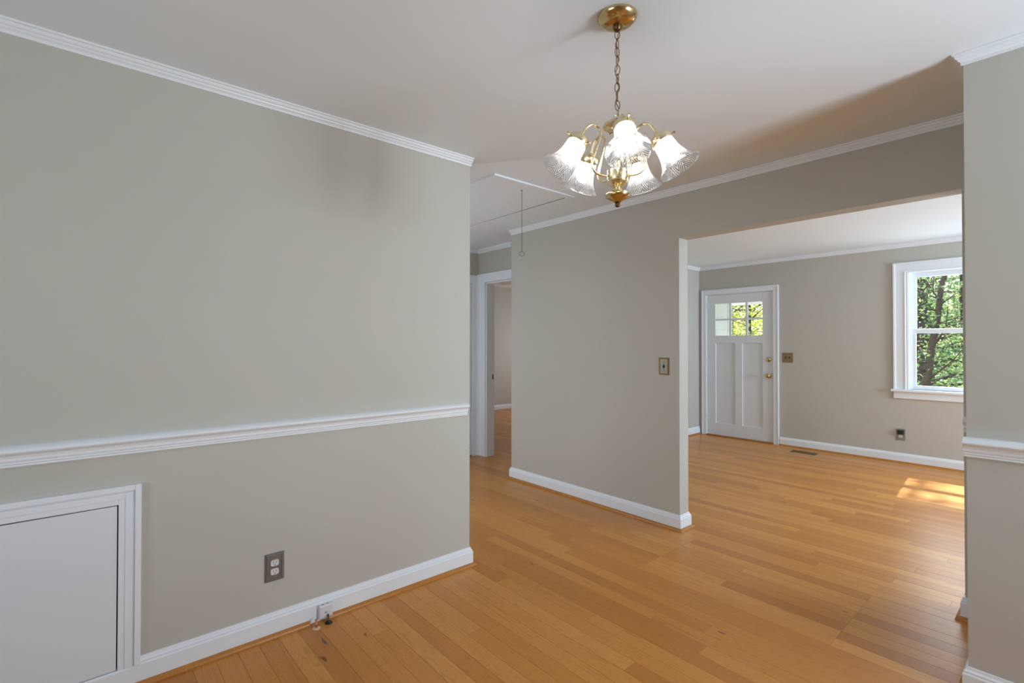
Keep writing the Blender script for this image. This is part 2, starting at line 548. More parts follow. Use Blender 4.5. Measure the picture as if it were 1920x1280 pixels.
# mouldings
BASE = [(0, 0), (.016, 0), (.016, .080), (.0125, .086), (.0125, .092), (.007, .098), (.005, .108), (0, .108)]
BASEL = [(0, 0), (.016, 0), (.016, .078), (.012, .084), (0, .084)]
SHOE = [(.016, 0), (.034, 0), (.0335, .006), (.030, .012), (.024, .0165), (.016, .018)]
CROWN = [(0, 2.395), (.008, 2.395), (.009, 2.405), (.013, 2.408), (.018, 2.411), (.020, 2.4165), (.026, 2.419), (.029, 2.424), (.030, 2.429), (.038, 2.431), (.038, ZC), (0, ZC)]
CHAIR = [(0, .901), (.009, .901), (.011, .9045), (.009, .908), (.011, .910), (.013, .9135), (.011, .9165), (.013, .919), (.0155, .925), (.0155, .932), (.019, .941),
         (.026, .947), (.0335, .951), (.036, .956), (.034, .962), (.026, .968), (.014, .973), (0, .975)]

def moulding(name, runs, prof, label, cat, mat='trim', shoe=True):
    m = MB()
    for path, side in runs:
        m.sweep(path, prof, side)
    o = fix_normals(m.build(name, mat))
    tag(o, label, cat, 'structure')
    if shoe:
        s_ = MB()
        for path, side in runs:
            s_.sweep(path, SHOE, side)
        fix_normals(s_.build('shoe_moulding', 'shoe', o, smooth=True, flatang=35))['label'] = 'honey oak quarter-round shoe moulding'
    return o

b1 = moulding('baseboard_left', [([(.192, L), (LE, L), (LE, L + .113)], -1)], BASE, 'white baseboard along the dining room wall', 'baseboard', shoe=False)
b1b = fix_normals(MB().sweep([(-1.6, L), (.192, L)], BASEL, -1).build('lower_run', 'trim', b1))
ms = MB().sweep([(-1.6, L), (.835, L)], SHOE, -1)
ms.sweep([(.925, L), (LE, L), (LE, L + .113)], SHOE, -1)
fix_normals(ms.build('shoe_moulding', 'shoe', b1, smooth=True, flatang=35))['label'] = 'honey oak quarter-round shoe moulding'
moulding('baseboard_middle', [([(H, PE), (P, PE), (P, PJ), (PB, PJ), (PB, PE - .1)], -1)], BASE, 'white baseboard wrapping the partition wall end', 'baseboard')
moulding('baseboard_right', [([(PB, -2.4), (PB, PR), (P, PR), (P, RE), (R, RE), (R, -1.8)], -1)], BASE, 'white baseboard stepping around the near right wall', 'baseboard')
moulding('baseboard_front', [([(D, -2.5), (D, DY0 - .075)], 1)], BASE, 'white baseboard under the living room window', 'baseboard')
moulding('baseboard_living', [([(D - .02, LY), (HB, LY)], 1)], BASE, 'short white baseboard left of the front door', 'baseboard')
moulding('baseboard_bedroom', [([(HB + .02, 7.63), (7.75, 7.63)], -1)], BASE, 'white bedroom baseboard seen through the hall doorway', 'baseboard')

moulding('trim_1', [([(-1.6, L), (LE + .004, L)], -1)], CROWN, 'white stepped crown moulding above the dining room wall', 'crown moulding', shoe=False)
moulding('trim_2', [([(P, PE), (P, RE + .038)], -1)], CROWN, 'white crown moulding above the partition wall', 'crown moulding', shoe=False)
moulding('trim_3', [([(P, RE), (R, RE), (R, -1.8)], -1)], [(d * .8, z) for d, z in CROWN], 'white crown moulding wrapping the near right wall corner', 'crown moulding', shoe=False)
moulding('trim_4', [([(D, -2.5), (D, LY), (PB, LY)], 1)], CROWN, 'white crown moulding around the living room ceiling', 'crown moulding', shoe=False)
moulding('trim_5', [([(H, PE), (H, HY), (1.1, HY)], 1)], CROWN, 'white crown moulding in the dim hall corner', 'crown moulding', shoe=False)
moulding('trim_6', [([(-1.6, L), (LE - .024, L)], -1)], CHAIR, 'white chair rail across the dining room wall', 'chair rail', shoe=False)
moulding('trim_7', [([(R, RE + .008), (R, -1.8)], -1)], CHAIR, 'white chair rail on the near right wall', 'chair rail', shoe=False)
moulding('trim_8', [([(P, PR), (P, RE)], -1)], CHAIR, 'sliver of white chair rail behind the near right wall', 'chair rail', shoe=False)

# ------------------------------------------------------------------ floor: every strip of oak is a board
floor = tag(boxes([(-1.75, D + .1, -2.65, 7.75, -.16, -.0215), (D + .1, 7.8, LY, 7.75, -.16, -.0215)]).build('floor', 'sub'), 'honey oak strip floor running through all rooms', 'floor', 'structure')
tag_w = 0.0826
SEGS = [((-1.7, L), (LE, L)), ((P, PJ), (P, PE)), ((R, RE), (R, -2)), ((P, PR), (P, -2.6)), ((HB, LY), (D, LY)), ((H, BY1), (H, HY)), ((H, PE), (H, BY0)),
        ((1.0, HY), (H, HY)), ((LE, L), (LE, L + .1))]

def blocked(x, y):
    for (ax, ay), (bx, by) in SEGS:
        d1x, d1y, d2x, d2y = x, y, bx - ax, by - ay
        den = d1x * d2y - d1y * d2x
        if abs(den) < 1e-9:
            continue
        t_ = (ax * d2y - ay * d2x) / den
        s_ = (ax * d1y - ay * d1x) / den
        if 0 < t_ < .999 and 0 <= s_ <= 1:
            return True
    return False

def pix(x, y, z):
    q = Vector((x, y, z - CAM_Z))
    d = q.dot(fw)
    if d < .15:
        return None
    return 960 + 936.3 * q.dot(r2) / d, 633.2 - 936.3 * q.dot(u2) / d, d

rng = random.Random(11)
boards = []
row = 0
x = -1.62
while x < 7.7:
    x1 = x + tag_w
    cuts = []
    y = -2.6 + rng.uniform(0, 1.2)
    while y < 7.6:
        cuts.append(y)
        y += rng.choice((.55, .8, 1.1, 1.4, 1.7, 2.1, 2.5)) * rng.uniform(.85, 1.2)
    xm = (x + x1) / 2
    if 2.47 < xm < 3.16:                         # patch laid where an old wall stood: board ends line up
        cuts = [c for c in cuts if not (.45 < c < 2.1)] + [.752, 1.752] + ([rng.uniform(1.1, 1.4)] if rng.random() < .3 else [])
    cuts = sorted(c for c in cuts if xm < D + .06 or c > LY + .1)
    ends = [-2.65 if xm < D + .06 else LY + .05] + cuts + [7.7]
    for a, b in zip(ends, ends[1:]):
        if b - a < .05:
            continue
        area = 0
        n = max(2, int((b - a) / .12))
        for i in range(n):
            yy = a + (b - a) * (i + .5) / n
            q = pix(xm, yy, 0)
            if q and -30 < q[0] < 1950 and 0 < q[1] < 1300 and not blocked(xm, yy):
                area += (b - a) / n * tag_w * (936 ** 2) * CAM_Z / q[2] ** 3
        boards.append((area, x, x1, a, b, rng.uniform(-.00025, .00025)))
    x = x1
    row += 1
boards.sort(key=lambda q: -q[0])

def board_mesh(m, x0, x1, y0, y1, dz):
    # slightly cupped oak strip, top at z = 0
    g = .00035
    x0, x1, y0, y1 = x0 + g, x1 - g, y0 + g, y1 - g
    n0 = len(m.v)
    prof = [(0, -.02), (0, -.0005), (.0006, 0), (.28 * (x1 - x0), .00014), (.72 * (x1 - x0), .00014), (x1 - x0 - .0006, 0), (x1 - x0, -.0005), (x1 - x0, -.02)]
    k = len(prof)
    for yy in (y0, y1):
        m.v += [(x0 + px_, yy, pz + dz) for px_, pz in prof]
    for j in range(k - 1):
        m.f.append((n0 + j, n0 + k + j, n0 + k + j + 1, n0 + j + 1))
    m.f.append(tuple(n0 + j for j in range(k)))
    m.f.append(tuple(n0 + k + j for j in reversed(range(k))))

rest = MB()
for i, (area, x0, x1, y0, y1, dz) in enumerate(boards):
    if i < 300 and area > 0:
        m = MB()
        board_mesh(m, 0, x1 - x0, 0, y1 - y0, 0)
        o = m.build('plank', 'wood', floor, smooth=True, flatang=15)
        o.location = (x0, y0, dz)
    else:
        board_mesh(rest, x0, x1, y0, y1, dz)
ro = rest.build('floor_boards', 'wood', floor, smooth=True, flatang=15)
ro['kind'] = 'stuff'

# ------------------------------------------------------------------ front door
def ring_casing(m, c, y0, y1, z0, z1, wd, dirx=-1, bottom=False, band=True):
    """flat casing around an opening on an x = c wall, projecting to dirx; y0..y1, z0..z1 are the inner edges"""
    def pr(a, b, d, e, t0, t1):
        xs = sorted((c + dirx * t0, c + dirx * t1))
        m.box(xs[0], xs[1], a, b, d, e)
    t1, t2 = .016, .022
    for (a, b, d, e) in ((y0 - wd, y0, z0, z1 + wd), (y1, y1 + wd, z0, z1 + wd), (y0, y1, z1, z1 + wd)):
        pr(a, b, d, e, 0, t1)
    if band:
        q = wd * .24
        pr(y0 - wd, y0 - wd + q, z0, z1 + wd, t1 * .9, t2)
        pr(y1 + wd - q, y1 + wd, z0, z1 + wd, t1 * .9, t2)
        pr(y0 - wd + q, y1 + wd - q, z1 + wd - q, z1 + wd, t1 * .9, t2)
    return m

door = thing('door_1', 'white front door with six small panes above two tall panels', 'door', (D, (DY0 + DY1) / 2, 0), 'structure')
c = MB()
ring_casing(c, D, DY0, DY1, 0, DZ1, .068)
c.build('casing', 'trim', door, bevel=.002)
jb = boxes([(D - .002, D + .14, DY0, DY0 + .006, 0, DZ1), (D - .002, D + .14, DY1 - .006, DY1, 0, DZ1), (D - .002, D + .14, DY0, DY1, DZ1 - .006, DZ1)])
jb.build('jamb', 'trim', door)
ya, yb = DY0 + .008, DY1 - .008          # slab
za, zb = .016, DZ1 - .009
fx0, fx1 = D + .006, D + .048
ly0, ly1, lz0, lz1 = 2.855, 3.510, 1.437, 1.893      # glazed part
py0, py1, pz0, pz1 = 2.852, 3.510, .185, 1.330       # panel part
my0, my1 = 3.127, 3.228
boxes([(fx0, fx1, ya, ly0, za, zb), ]).build('stile', 'door', door, bevel=.002)
boxes([(fx0, fx1, ly1, yb, za, zb)]).build('stile', 'door', door, bevel=.002)
boxes([(fx0, fx1, ly0, ly1, lz1, zb)]).build('top_rail', 'door', door, bevel=.0015)
boxes([(fx0, fx1, ly0, ly1, pz1, lz0)]).build('lock_rail', 'door', door, bevel=.0015)
boxes([(fx0, fx1, ly0, ly1, za, pz0)]).build('bottom_rail', 'door', door, bevel=.0015)
boxes([(fx0, fx1, my0, my1, pz0, pz1)]).build('mullion', 'door', door, bevel=.0015)
for a, b in ((ly0, my0), (my1, ly1)):
    boxes([(fx0 + .016, fx1 - .012, a, b, pz0, pz1)]).build('panel', 'door', door)
pw = (ly1 - ly0 - 2 * .030) / 3
ymun = []
for k in (1, 2):
    y_ = ly0 + k * pw + (k - 1) * .030
    ymun.append((y_, y_ + .030))
    boxes([(fx0 + .004, fx1 - .006, y_, y_ + .030, lz0, lz1)]).build('muntin', 'door', door, bevel=.003)
zm = (lz0 + lz1) / 2
cols = [(ly0, ymun[0][0]), (ymun[0][1], ymun[1][0]), (ymun[1][1], ly1)]
for a, b in cols:
    boxes([(fx0 + .004, fx1 - .006, a, b, zm - .013, zm + .013)]).build('muntin', 'door', door, bevel=.003)
    for q0, q1 in ((lz0, zm - .013), (zm + .013, lz1)):
        boxes([(fx0 + .020, fx0 + .023, a, b, q0, q1)]).build('pane', 'glass', door)
for z_ in (.24, 1.06, 1.87):
    hb = MB().lathe([(.006, -.05), (.007, -.048), (.007, .048), (.006, .05)], (D - .004, yb + .003, z_), seg=10, caps=True)
    hb.box(D + .001, D + .006, yb - .03, yb + .003, z_ - .045, z_ + .045)
    hb.build('hinge', 'door', door)
boxes([(D - .03, D + .14, DY0, DY1, 0, .014)]).build('threshold', 'shoe', door, bevel=.003)['label'] = 'dark oak threshold'
dk = MB().lathe([(.0, -.001), (.033, 0), (.034, .004), (.026, .009), (.018, .012), (.017, .022), (.012, .026), (0, .026)], (fx0, 2.772, .898), (-1, 0, 0), 24)
kobj = dk.build('door_knob', 'brass', door, smooth=True, flatang=45)
kobj['label'] = 'round polished brass knob'
MB().lathe([(.010, .010), (.011, .030), (.022, .038), (.029, .048), (.030, .056), (.024, .064), (.010, .068), (0, .068)], (fx0, 2.772, .898), (-1, 0, 0), 24).build('knob_ball', 'brass', kobj, smooth=True)
dl = MB().lathe([(0, -.001), (.030, 0), (.031, .006), (.026, .014), (.014, .017), (.013, .022), (0, .022)], (fx0, 2.772, 1.112), (-1, 0, 0), 24).build('deadbolt', 'brass', door, smooth=True, flatang=45)
dl['label'] = 'round polished brass deadbolt'
boxes([(fx0 - .036, fx0 - .018, 2.768, 2.776, 1.098, 1.126)]).build('thumb_turn', 'brass', dl, bevel=.002)

# ------------------------------------------------------------------ front window
win = thing('window_1', 'white double-hung window looking out on sunlit trees', 'window', (D, (WY0 + WY1) / 2, WZ0), 'structure')
cw = MB()
oy0, oy1, ot = WY0 - .008, WY1 + .012, WZ1 - .012
wdt = .113
for a, b, d, e in ((oy1, oy1 + wdt, WZ0 + .018, ot + wdt), (oy0 - wdt, oy0, WZ0 + .018, ot + wdt), (oy0, oy1, ot, ot + wdt)):
    cw.box(D - .018, D, a, b, d, e)
for a, b, d, e in ((oy1, oy1 + .012, WZ0 + .018, ot + .012), (oy0 - .012, oy0, WZ0 + .018, ot + .012), (oy0, oy1, ot, ot + .012)):
    cw.box(D - .024, D - .016, a, b, d, e)
for a, b, d, e in ((oy1 + wdt - .02, oy1 + wdt, WZ0 + .018, ot + wdt), (oy0 - wdt, oy0 - wdt + .02, WZ0 + .018, ot + wdt), (oy0 - wdt + .02, oy1 + wdt - .02, ot + wdt - .02, ot + wdt)):
    cw.box(D - .026, D - .016, a, b, d, e)
cw.build('casing', 'trim', win, bevel=.002)
boxes([(D - .052, D + .06, oy0 - wdt - .02, oy1 + wdt + .02, WZ0 - .008, WZ0 + .018)]).build('stool', 'trim', win, bevel=.004)
boxes([(D - .018, D, oy0 - wdt, oy1 + wdt, .716, WZ0 - .008)]).build('apron', 'trim', win, bevel=.003)
boxes([(D, D + .14, WY0, WY0 + .014, WZ0, WZ1), (D, D + .14, WY1 - .014, WY1, WZ0, WZ1), (D, D + .14, WY0, WY1, WZ1 - .014, WZ1), (D, D + .14, WY0, WY1, WZ0 - .02, WZ0 + .018),
       (D + .02, D + .034, WY1 - .030, WY1 - .014, WZ0 + .018, WZ1 - .014), (D + .02, D + .034, WY0 + .014, WY0 + .030, WZ0 + .018, WZ1 - .014)]).build('jamb', 'trim', win)
def sash(name, x0, x1, z0, z1, bt, tp):
    y0, y1 = WY0 + .016, WY1 - .016
    s_ = boxes([(x0, x1, y0, y0 + .052, z0, z1), (x0, x1, y1 - .052, y1, z0, z1), (x0, x1, y0 + .052, y1 - .052, z0, z0 + bt), (x0, x1, y0 + .052, y1 - .052, z1 - tp, z1)])
    o = s_.build(name, 'trim', win, bevel=.002)
    xm = (x0 + x1) / 2
    boxes([(xm - .002, xm + .002, y0 + .045, y1 - .045, z0 + bt - .006, z1 - tp + .006)]).build('pane', 'glass', o)
    return o
sash('lower_sash', D + .035, D + .068, WZ0 + .018, 1.486, .046, .048)
sash('upper_sash', D + .072, D + .105, 1.440, WZ1 - .014, .050, .052)
def plain_window(name, label, axis, c0, c1, a0, a1, z0, z1):
    wn = thing(name, label, 'window', ((c0, a0, z0) if axis == 'x' else (a0, c0, z0)), 'structure')
    def B(a, b, d, e):
        return (c0, c1, a, b, d, e) if axis == 'x' else (a, b, c0, c1, d, e)
    am, zm_ = (a0 + a1) / 2, (z0 + z1) / 2
    boxes([B(a0, a0 + .05, z0, z1), B(a1 - .05, a1, z0, z1), B(a0 + .05, a1 - .05, z0, z0 + .05), B(a0 + .05, a1 - .05, z1 - .05, z1), B(am - .03, am + .03, z0 + .05, z1 - .05),
           B(a0 + .05, am - .03, zm_ - .02, zm_ + .02), B(am + .03, a1 - .05, zm_ - .02, zm_ + .02)]).build('sash', 'trim', wn)
plain_window('window_2', 'white window pair in the dining wall right of the viewpoint', 'y', -1.87, -1.83, 1.7, 2.5, .78, 2.12)
plain_window('window_3', 'white window pair behind the viewpoint', 'x', -1.67, -1.63, .05, 1.65, .78, 2.12)
plain_window('window_4', 'white window pair at the living room end', 'y', -2.57, -2.53, 4.8, 6.7, .78, 2.12)
plain_window('window_5', 'white bedroom window lighting the room beyond the hall', 'x', 7.78, 7.82, 5.55, 6.65, .75, 1.95)

# ------------------------------------------------------------------ hall: closet door with return grille, bedroom doorway
d2 = thing('door_2', 'white hall closet door with louvred air grille at the bottom', 'door', ((CX0 + CX1) / 2, HY, 0), 'structure')
boxes([(CX1, CX1 + .088, HY - .018, HY, 0, CZ1 + .1), (CX0 - .09, CX0, HY - .018, HY, 0, CZ1 + .1), (CX0, CX1, HY - .018, HY, CZ1, CZ1 + .1), (CX1 + .062, CX1 + .088, HY - .025, HY - .016, 0, CZ1 + .1)]).build('casing', 'trim', d2, bevel=.003)
gz0, gz1 = .07, .525
boxes([(CX0 + .004, CX1 - .004, HY - .004, HY + .03, gz1 + .01, .905), (CX0 + .004, CX1 - .004, HY - .004, HY + .03, .915, CZ1 - .004), (CX0 + .004, CX1 - .004, HY - .004, HY + .03, .012, gz0),
       (CX1 - .012, CX1 - .004, HY - .004, HY + .03, gz0, gz1 + .01), (CX0 + .004, CX0 + .04, HY - .004, HY + .03, gz0, gz1 + .01), (CX0 + .004, CX1 - .004, HY + .001, HY + .03, .905, .915)]).build('slab', 'door', d2)
gr = boxes([(CX0 + .04, CX1 - .012, HY + .03, HY + .034, gz0, gz1 + .01)]).build('grille', 'dark', d2)
zz = gz0 + .006
while zz < gz1:
    m = MB().box(CX0 + .04, CX1 - .012, -.002, .002, -.012, .012)
    cs, sn = math.cos(.9), math.sin(.9)
    m.v = [(a, HY + .012 + b * cs - c_ * sn, zz + b * sn + c_ * cs) for a, b, c_ in m.v]
    m.build('louvre', 'door', gr)
    zz += .0215
d3 = thing('door_3', 'white cased doorway from hall into bedroom', 'doorway', (H, (BY0 + BY1) / 2, 0), 'structure')
cs_ = MB()
for a, b, t_ in ((0, .012, .012), (.012, .048, .016), (.048, .056, .020), (.056, .098, .017), (.098, .135, .022)):
    cs_.box(H - t_, H, BY1 + .006 + a, BY1 + .006 + b, 0, BZ1 + .006 + b * .75)
    cs_.box(H - t_, H, BY0 - .006 - b, BY0 - .006 - a, 0, BZ1 + .006 + b) if b < .09 else None
    hh = .75
    cs_.box(H - t_, H, BY0 - .006, BY1 + .006 + a, BZ1 + .006 + a * hh, BZ1 + .006 + b * hh)
cs_.build('casing', 'trim', d3)
jm = boxes([(H - .002, HB + .004, BY1 - .014, BY1, 0, BZ1), (H - .002, HB + .004, BY0, BY0 + .014, 0, BZ1), (H - .002, HB + .004, BY0, BY1, BZ1 - .014, BZ1)])
jo = jm.build('jamb', 'trim', d3, bevel=.002)
boxes([(HB - .028, HB - .012, BY1 - .0155, BY1 - .0135, .90, .958)]).build('strike_plate', 'bronze', jo)
cl = thing('ceiling_light', 'flat round white bedroom ceiling light glimpsed through the doorway', 'ceiling light', (6.02, 6.98, ZC))
MB().lathe([(.0, -.035), (.12, -.032), (.17, -.02), (.185, -.004)], (6.02, 6.98, ZC), seg=32).build('diffuser', 'ivory', cl, smooth=True)
MB().lathe([(.183, -.006), (.20, -.006), (.20, 0), (.183, 0)], (6.02, 6.98, ZC), seg=32).build('rim', 'pewter', cl)

# ------------------------------------------------------------------ attic hatch with pull chain
hx0, hx1, hy0, hy1 = 2.085, 2.775, 2.565, 3.92
hat = thing('attic_hatch', 'white attic access hatch framed flush in hall ceiling', 'ceiling hatch', ((hx0 + hx1) / 2, (hy0 + hy1) / 2, ZC))
tw = .042
for q in ((hx0 - tw, hx1 + tw, hy0 - tw, hy0, ZC - .013, ZC), (hx0 - tw, hx1 + tw, hy1, hy1 + tw, ZC - .013, ZC), (hx0 - tw, hx0, hy0, hy1, ZC - .013, ZC), (hx1, hx1 + tw, hy0, hy1, ZC - .013, ZC)):
    boxes([q]).build('frame_strip', 'ceil', hat, bevel=.003)
mp = MB()
mp.box(hx0 + .003, hx1 - .004, hy0 + .003, hy1 - .003, 0, .006)
mp.v = [(a - (.004 if a > 2.4 and b > 3.2 else 0), b, ZC - .009 + c_ - (.004 if a > 2.4 and b > 3.2 else 0)) for a, b, c_ in mp.v]
boxes([(hx1 - .0012, hx1, hy0 + .02, hy1 - .002, ZC - .0115, ZC - .001)]).build('gap_shade', 'dark', hat)  # dark strip put in to paint the shade along the panel gap
mp.build('panel', 'ceil', hat)
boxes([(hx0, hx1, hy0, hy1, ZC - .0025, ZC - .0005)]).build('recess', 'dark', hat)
pc = thing('pull_chain', 'thin dark beaded pull chain with ring hanging from attic hatch', 'pull chain', (2.400, 2.653, 1.95))
bd = MB()
z_ = 1.989
while z_ < ZC - .012:
    bd.lathe([(.0006, -.0021), (.0021, -.001), (.0021, .001), (.0006, .0021)], (2.400, 2.653, z_), seg=6)
    z_ += .0052
bd.tube([(2.400, 2.653, 1.987), (2.400, 2.653, ZC - .009)], .0009, 5)
bd.build('chain', 'steel', pc)
rx, ry = rt.x, rt.y
MB().tube([(2.400 + .0172 * math.cos(a) * rx, 2.653 + .0172 * math.cos(a) * ry, 1.970 + .0172 * math.sin(a)) for a in [i * math.pi / 14 for i in range(28)]], .0013, 6, closed=True).build('ring', 'steel', pc)
MB().lathe([(.0, -.006), (.004, -.005), (.0045, 0)], (2.400, 2.653, ZC - .009), seg=10).build('eyelet', 'steel', pc)

# ------------------------------------------------------------------ low access door on the left wall
ac = thing('door_4', 'low white plywood access door in a moulded frame', 'access door', ((AX0 + AX1) / 2, L, AZ0), 'structure')
f_ = MB()
cwid = .070
for (a, b, t_) in ((0, .020, .013), (.020, .044, .016), (.044, .050, .013), (.050, .070, .022)):
    f_.box(AX1 + a, AX1 + b, L - t_, L, .084, AZ1 + b)
    f_.box(AX0 - b, AX0 - a, L - t_, L, .084, AZ1 + b)
    f_.box(AX0 - a, AX1 + a, L - t_, L, AZ1 + a, AZ1 + b)
f_.build('casing', 'trim', ac, bevel=.0015)
pn = MB().box(AX0 + .003, AX1 - .004, L - .010, L + .008, AZ0 + .001, AZ1 - .0035)
pn.v = [(a, b, c_ - (.0035 if (a < 0 and c_ > .5) else 0)) for a, b, c_ in pn.v]
pn.build('panel', 'door', ac, bevel=.001)
boxes([(AX0 - .001, AX1 + .001, L + .012, L + .016, AZ0, AZ1)]).build('backing', 'dark', ac)

# ------------------------------------------------------------------ outlets and switches
def plate_frame(axis, c, dirn, a0, a1, z0, z1, thick):
    def B(a, b, d, e, t0, t1):
        lo, hi = sorted((c + dirn * t0, c + dirn * t1))
        return (lo, hi, a, b, d, e) if axis == 'x' else (a, b, lo, hi, d, e)
    return B

def slot_set(B, ac_, zc_, sgn, parent, mat='black'):
    boxes([B(ac_ - .0072, ac_ - .0050, zc_ - .001, zc_ + .008, .0088, .0096)]).build('slot', mat, parent)
    boxes([B(ac_ + .0050, ac_ + .0072, zc_ - .000, zc_ + .007, .0088, .0096)]).build('slot', mat, parent)
    boxes([B(ac_ - .0022, ac_ + .0022, zc_ - .0095, zc_ - .0055, .0088, .0096)]).build('ground_hole', mat, parent)

def receptacle(B, axis, c, dirn, ac_, zc_, parent):
    m = MB()
    pts = []
    for i in range(24):
        a = 2 * math.pi * i / 24
        pts.append((max(-.0172, min(.0172, .0195 * math.cos(a))), max(-.0138, min(.0138, .0172 * math.sin(a)))))
    n = len(pts)
    for t_ in (.003, .009):
        for a, z in pts:
            m.v.append((c + dirn * t_, ac_ + a, zc_ + z) if axis == 'x' else (ac_ + a, c + dirn * t_, zc_ + z))
    for i in range(n):
        m.f.append((i, (i + 1) % n, n + (i + 1) % n, n + i))
    m.f.append(tuple(range(n, 2 * n)))
    o = fix_normals(m.build('receptacle', 'ivory', parent))
    slot_set(B, ac_, zc_, 1, o)
    return o

# dining outlet
ox0, ox1, oz0, oz1 = .642, .725, .248, .374
ot_ = thing('wall_outlet', 'pewter framed duplex outlet low on the dining wall', 'outlet', ((ox0 + ox1) / 2, L, oz0))
B = plate_frame('y', L, -1, ox0, ox1, oz0, oz1, .006)
fr = MB()
for i, (g, t_) in enumerate(((0, .0035), (.0045, .0055), (.008, .0068))):
    h_ = .0048
    for q in ((ox0 + g, ox1 - g, oz0 + g, oz0 + g + h_), (ox0 + g, ox1 - g, oz1 - g - h_, oz1 - g), (ox0 + g, ox0 + g + h_, oz0 + g + h_, oz1 - g - h_), (ox1 - g - h_, ox1 - g, oz0 + g + h_, oz1 - g - h_)):
        fr.box(*B(*q, 0, t_))
fr.build('frame', 'pewter', ot_, bevel=.0008)
boxes([B(ox0 + .011, ox1 - .011, oz0 + .011, oz1 - .011, 0, .0045)]).build('plate', 'brownplate', ot_)
oc, om = (ox0 + ox1) / 2, (oz0 + oz1) / 2
for z_ in (om + .0195, om - .0195):
    receptacle(B, 'y', L, -1, oc, z_, ot_)
MB().lathe([(0, .0062), (.003, .0058), (.0033, .004)], (oc, L, om), (0, -1, 0), 10).build('screw', 'pewter', ot_)

# living-room outlet with black adapter
qx0, qx1, qz0, qz1 = 1.325, 1.407, .250, .376
o2 = thing('wall_outlet', 'steel outlet plate with black plug adapter under the living room window', 'outlet', (D, (qx0 + qx1) / 2, qz0))
B = plate_frame('x', D, -1, qx0, qx1, qz0, qz1, .006)
boxes([B(qx0, qx1, qz0, qz1, 0, .006)]).build('plate', 'greyplate', o2, bevel=.002)
qc, qm = (qx0 + qx1) / 2, (qz0 + qz1) / 2
receptacle(B, 'x', D, -1, qc, qm - .020, o2)
boxes([B(qc - .031, qc + .028, qm + .002, qm + .048, .006, .030)]).build('plug_adapter', 'black', o2, bevel=.004)

# partition switch
sx0, sx1, sz0, sz1 = 1.985, 2.069, 1.098, 1.224
sw = thing('light_switch', 'aged brass toggle switch plate on the partition wall', 'light switch', (P, (sx0 + sx1) / 2, sz0))
B = plate_frame('x', P, -1, sx0, sx1, sz0, sz1, .006)
fr = MB()
for g, t_ in ((0, .004), (.0055, .0062)):
    h_ = .006
    for q in ((sx0 + g, sx1 - g, sz0 + g, sz0 + g + h_), (sx0 + g, sx1 - g, sz1 - g - h_, sz1 - g), (sx0 + g, sx0 + g + h_, sz0 + g + h_, sz1 - g - h_), (sx1 - g - h_, sx1 - g, sz0 + g + h_, sz1 - g - h_)):
        fr.box(*B(*q, 0, t_))
fr.build('frame', 'bronze', sw, bevel=.0008)
boxes([B(sx0 + .010, sx1 - .010, sz0 + .010, sz1 - .010, 0, .0045)]).build('plate', 'olive', sw)
sc_, sm_ = (sx0 + sx1) / 2, (sz0 + sz1) / 2
boxes([B(sc_ - .0055, sc_ + .0055, sm_ - .013, sm_ + .013, .0045, .0052)]).build('toggle_slot', 'black', sw)
tg = MB().box(*B(sc_ - .004, sc_ + .004, sm_ - .010, sm_ + .004, .005, .014))
tg.build('toggle', 'black', sw, bevel=.002)
for z_ in (sm_ + .03, sm_ - .03):
    MB().lathe([(0, .0062), (.003, .0056), (.0034, .004)], (P, sc_, z_), (-1, 0, 0), 10).build('screw', 'bronze', sw)

# front-door double switch
tx0, tx1, tz0, tz1 = 2.473, 2.602, 1.080, 1.206
s2_ = thing('light_switch', 'tan bronze two-toggle switch plate beside the front door', 'light switch', (D, (tx0 + tx1) / 2, tz0))
B = plate_frame('x', D, -1, tx0, tx1, tz0, tz1, .006)
boxes([B(tx0, tx1, tz0, tz1, 0, .005)]).build('plate', 'bronzeplate', s2_, bevel=.002)
tm = (tz0 + tz1) / 2
for yc in ((tx0 + tx1) / 2 - .023, (tx0 + tx1) / 2 + .023):
    o = boxes([B(yc - .006, yc + .006, tm - .013, tm + .013, .005, .0056)]).build('toggle_slot', 'black', s2_)
    boxes([B(yc - .004, yc + .004, tm - .009, tm + .005, .005, .014)]).build('toggle', 'black', o, bevel=.002)
    for z_ in (tm + .03, tm - .03):
        MB().lathe([(0, .0066), (.003, .006), (.0034, .0045)], (D, yc, z_), (-1, 0, 0), 10).build('screw', 'bronzeplate', s2_)

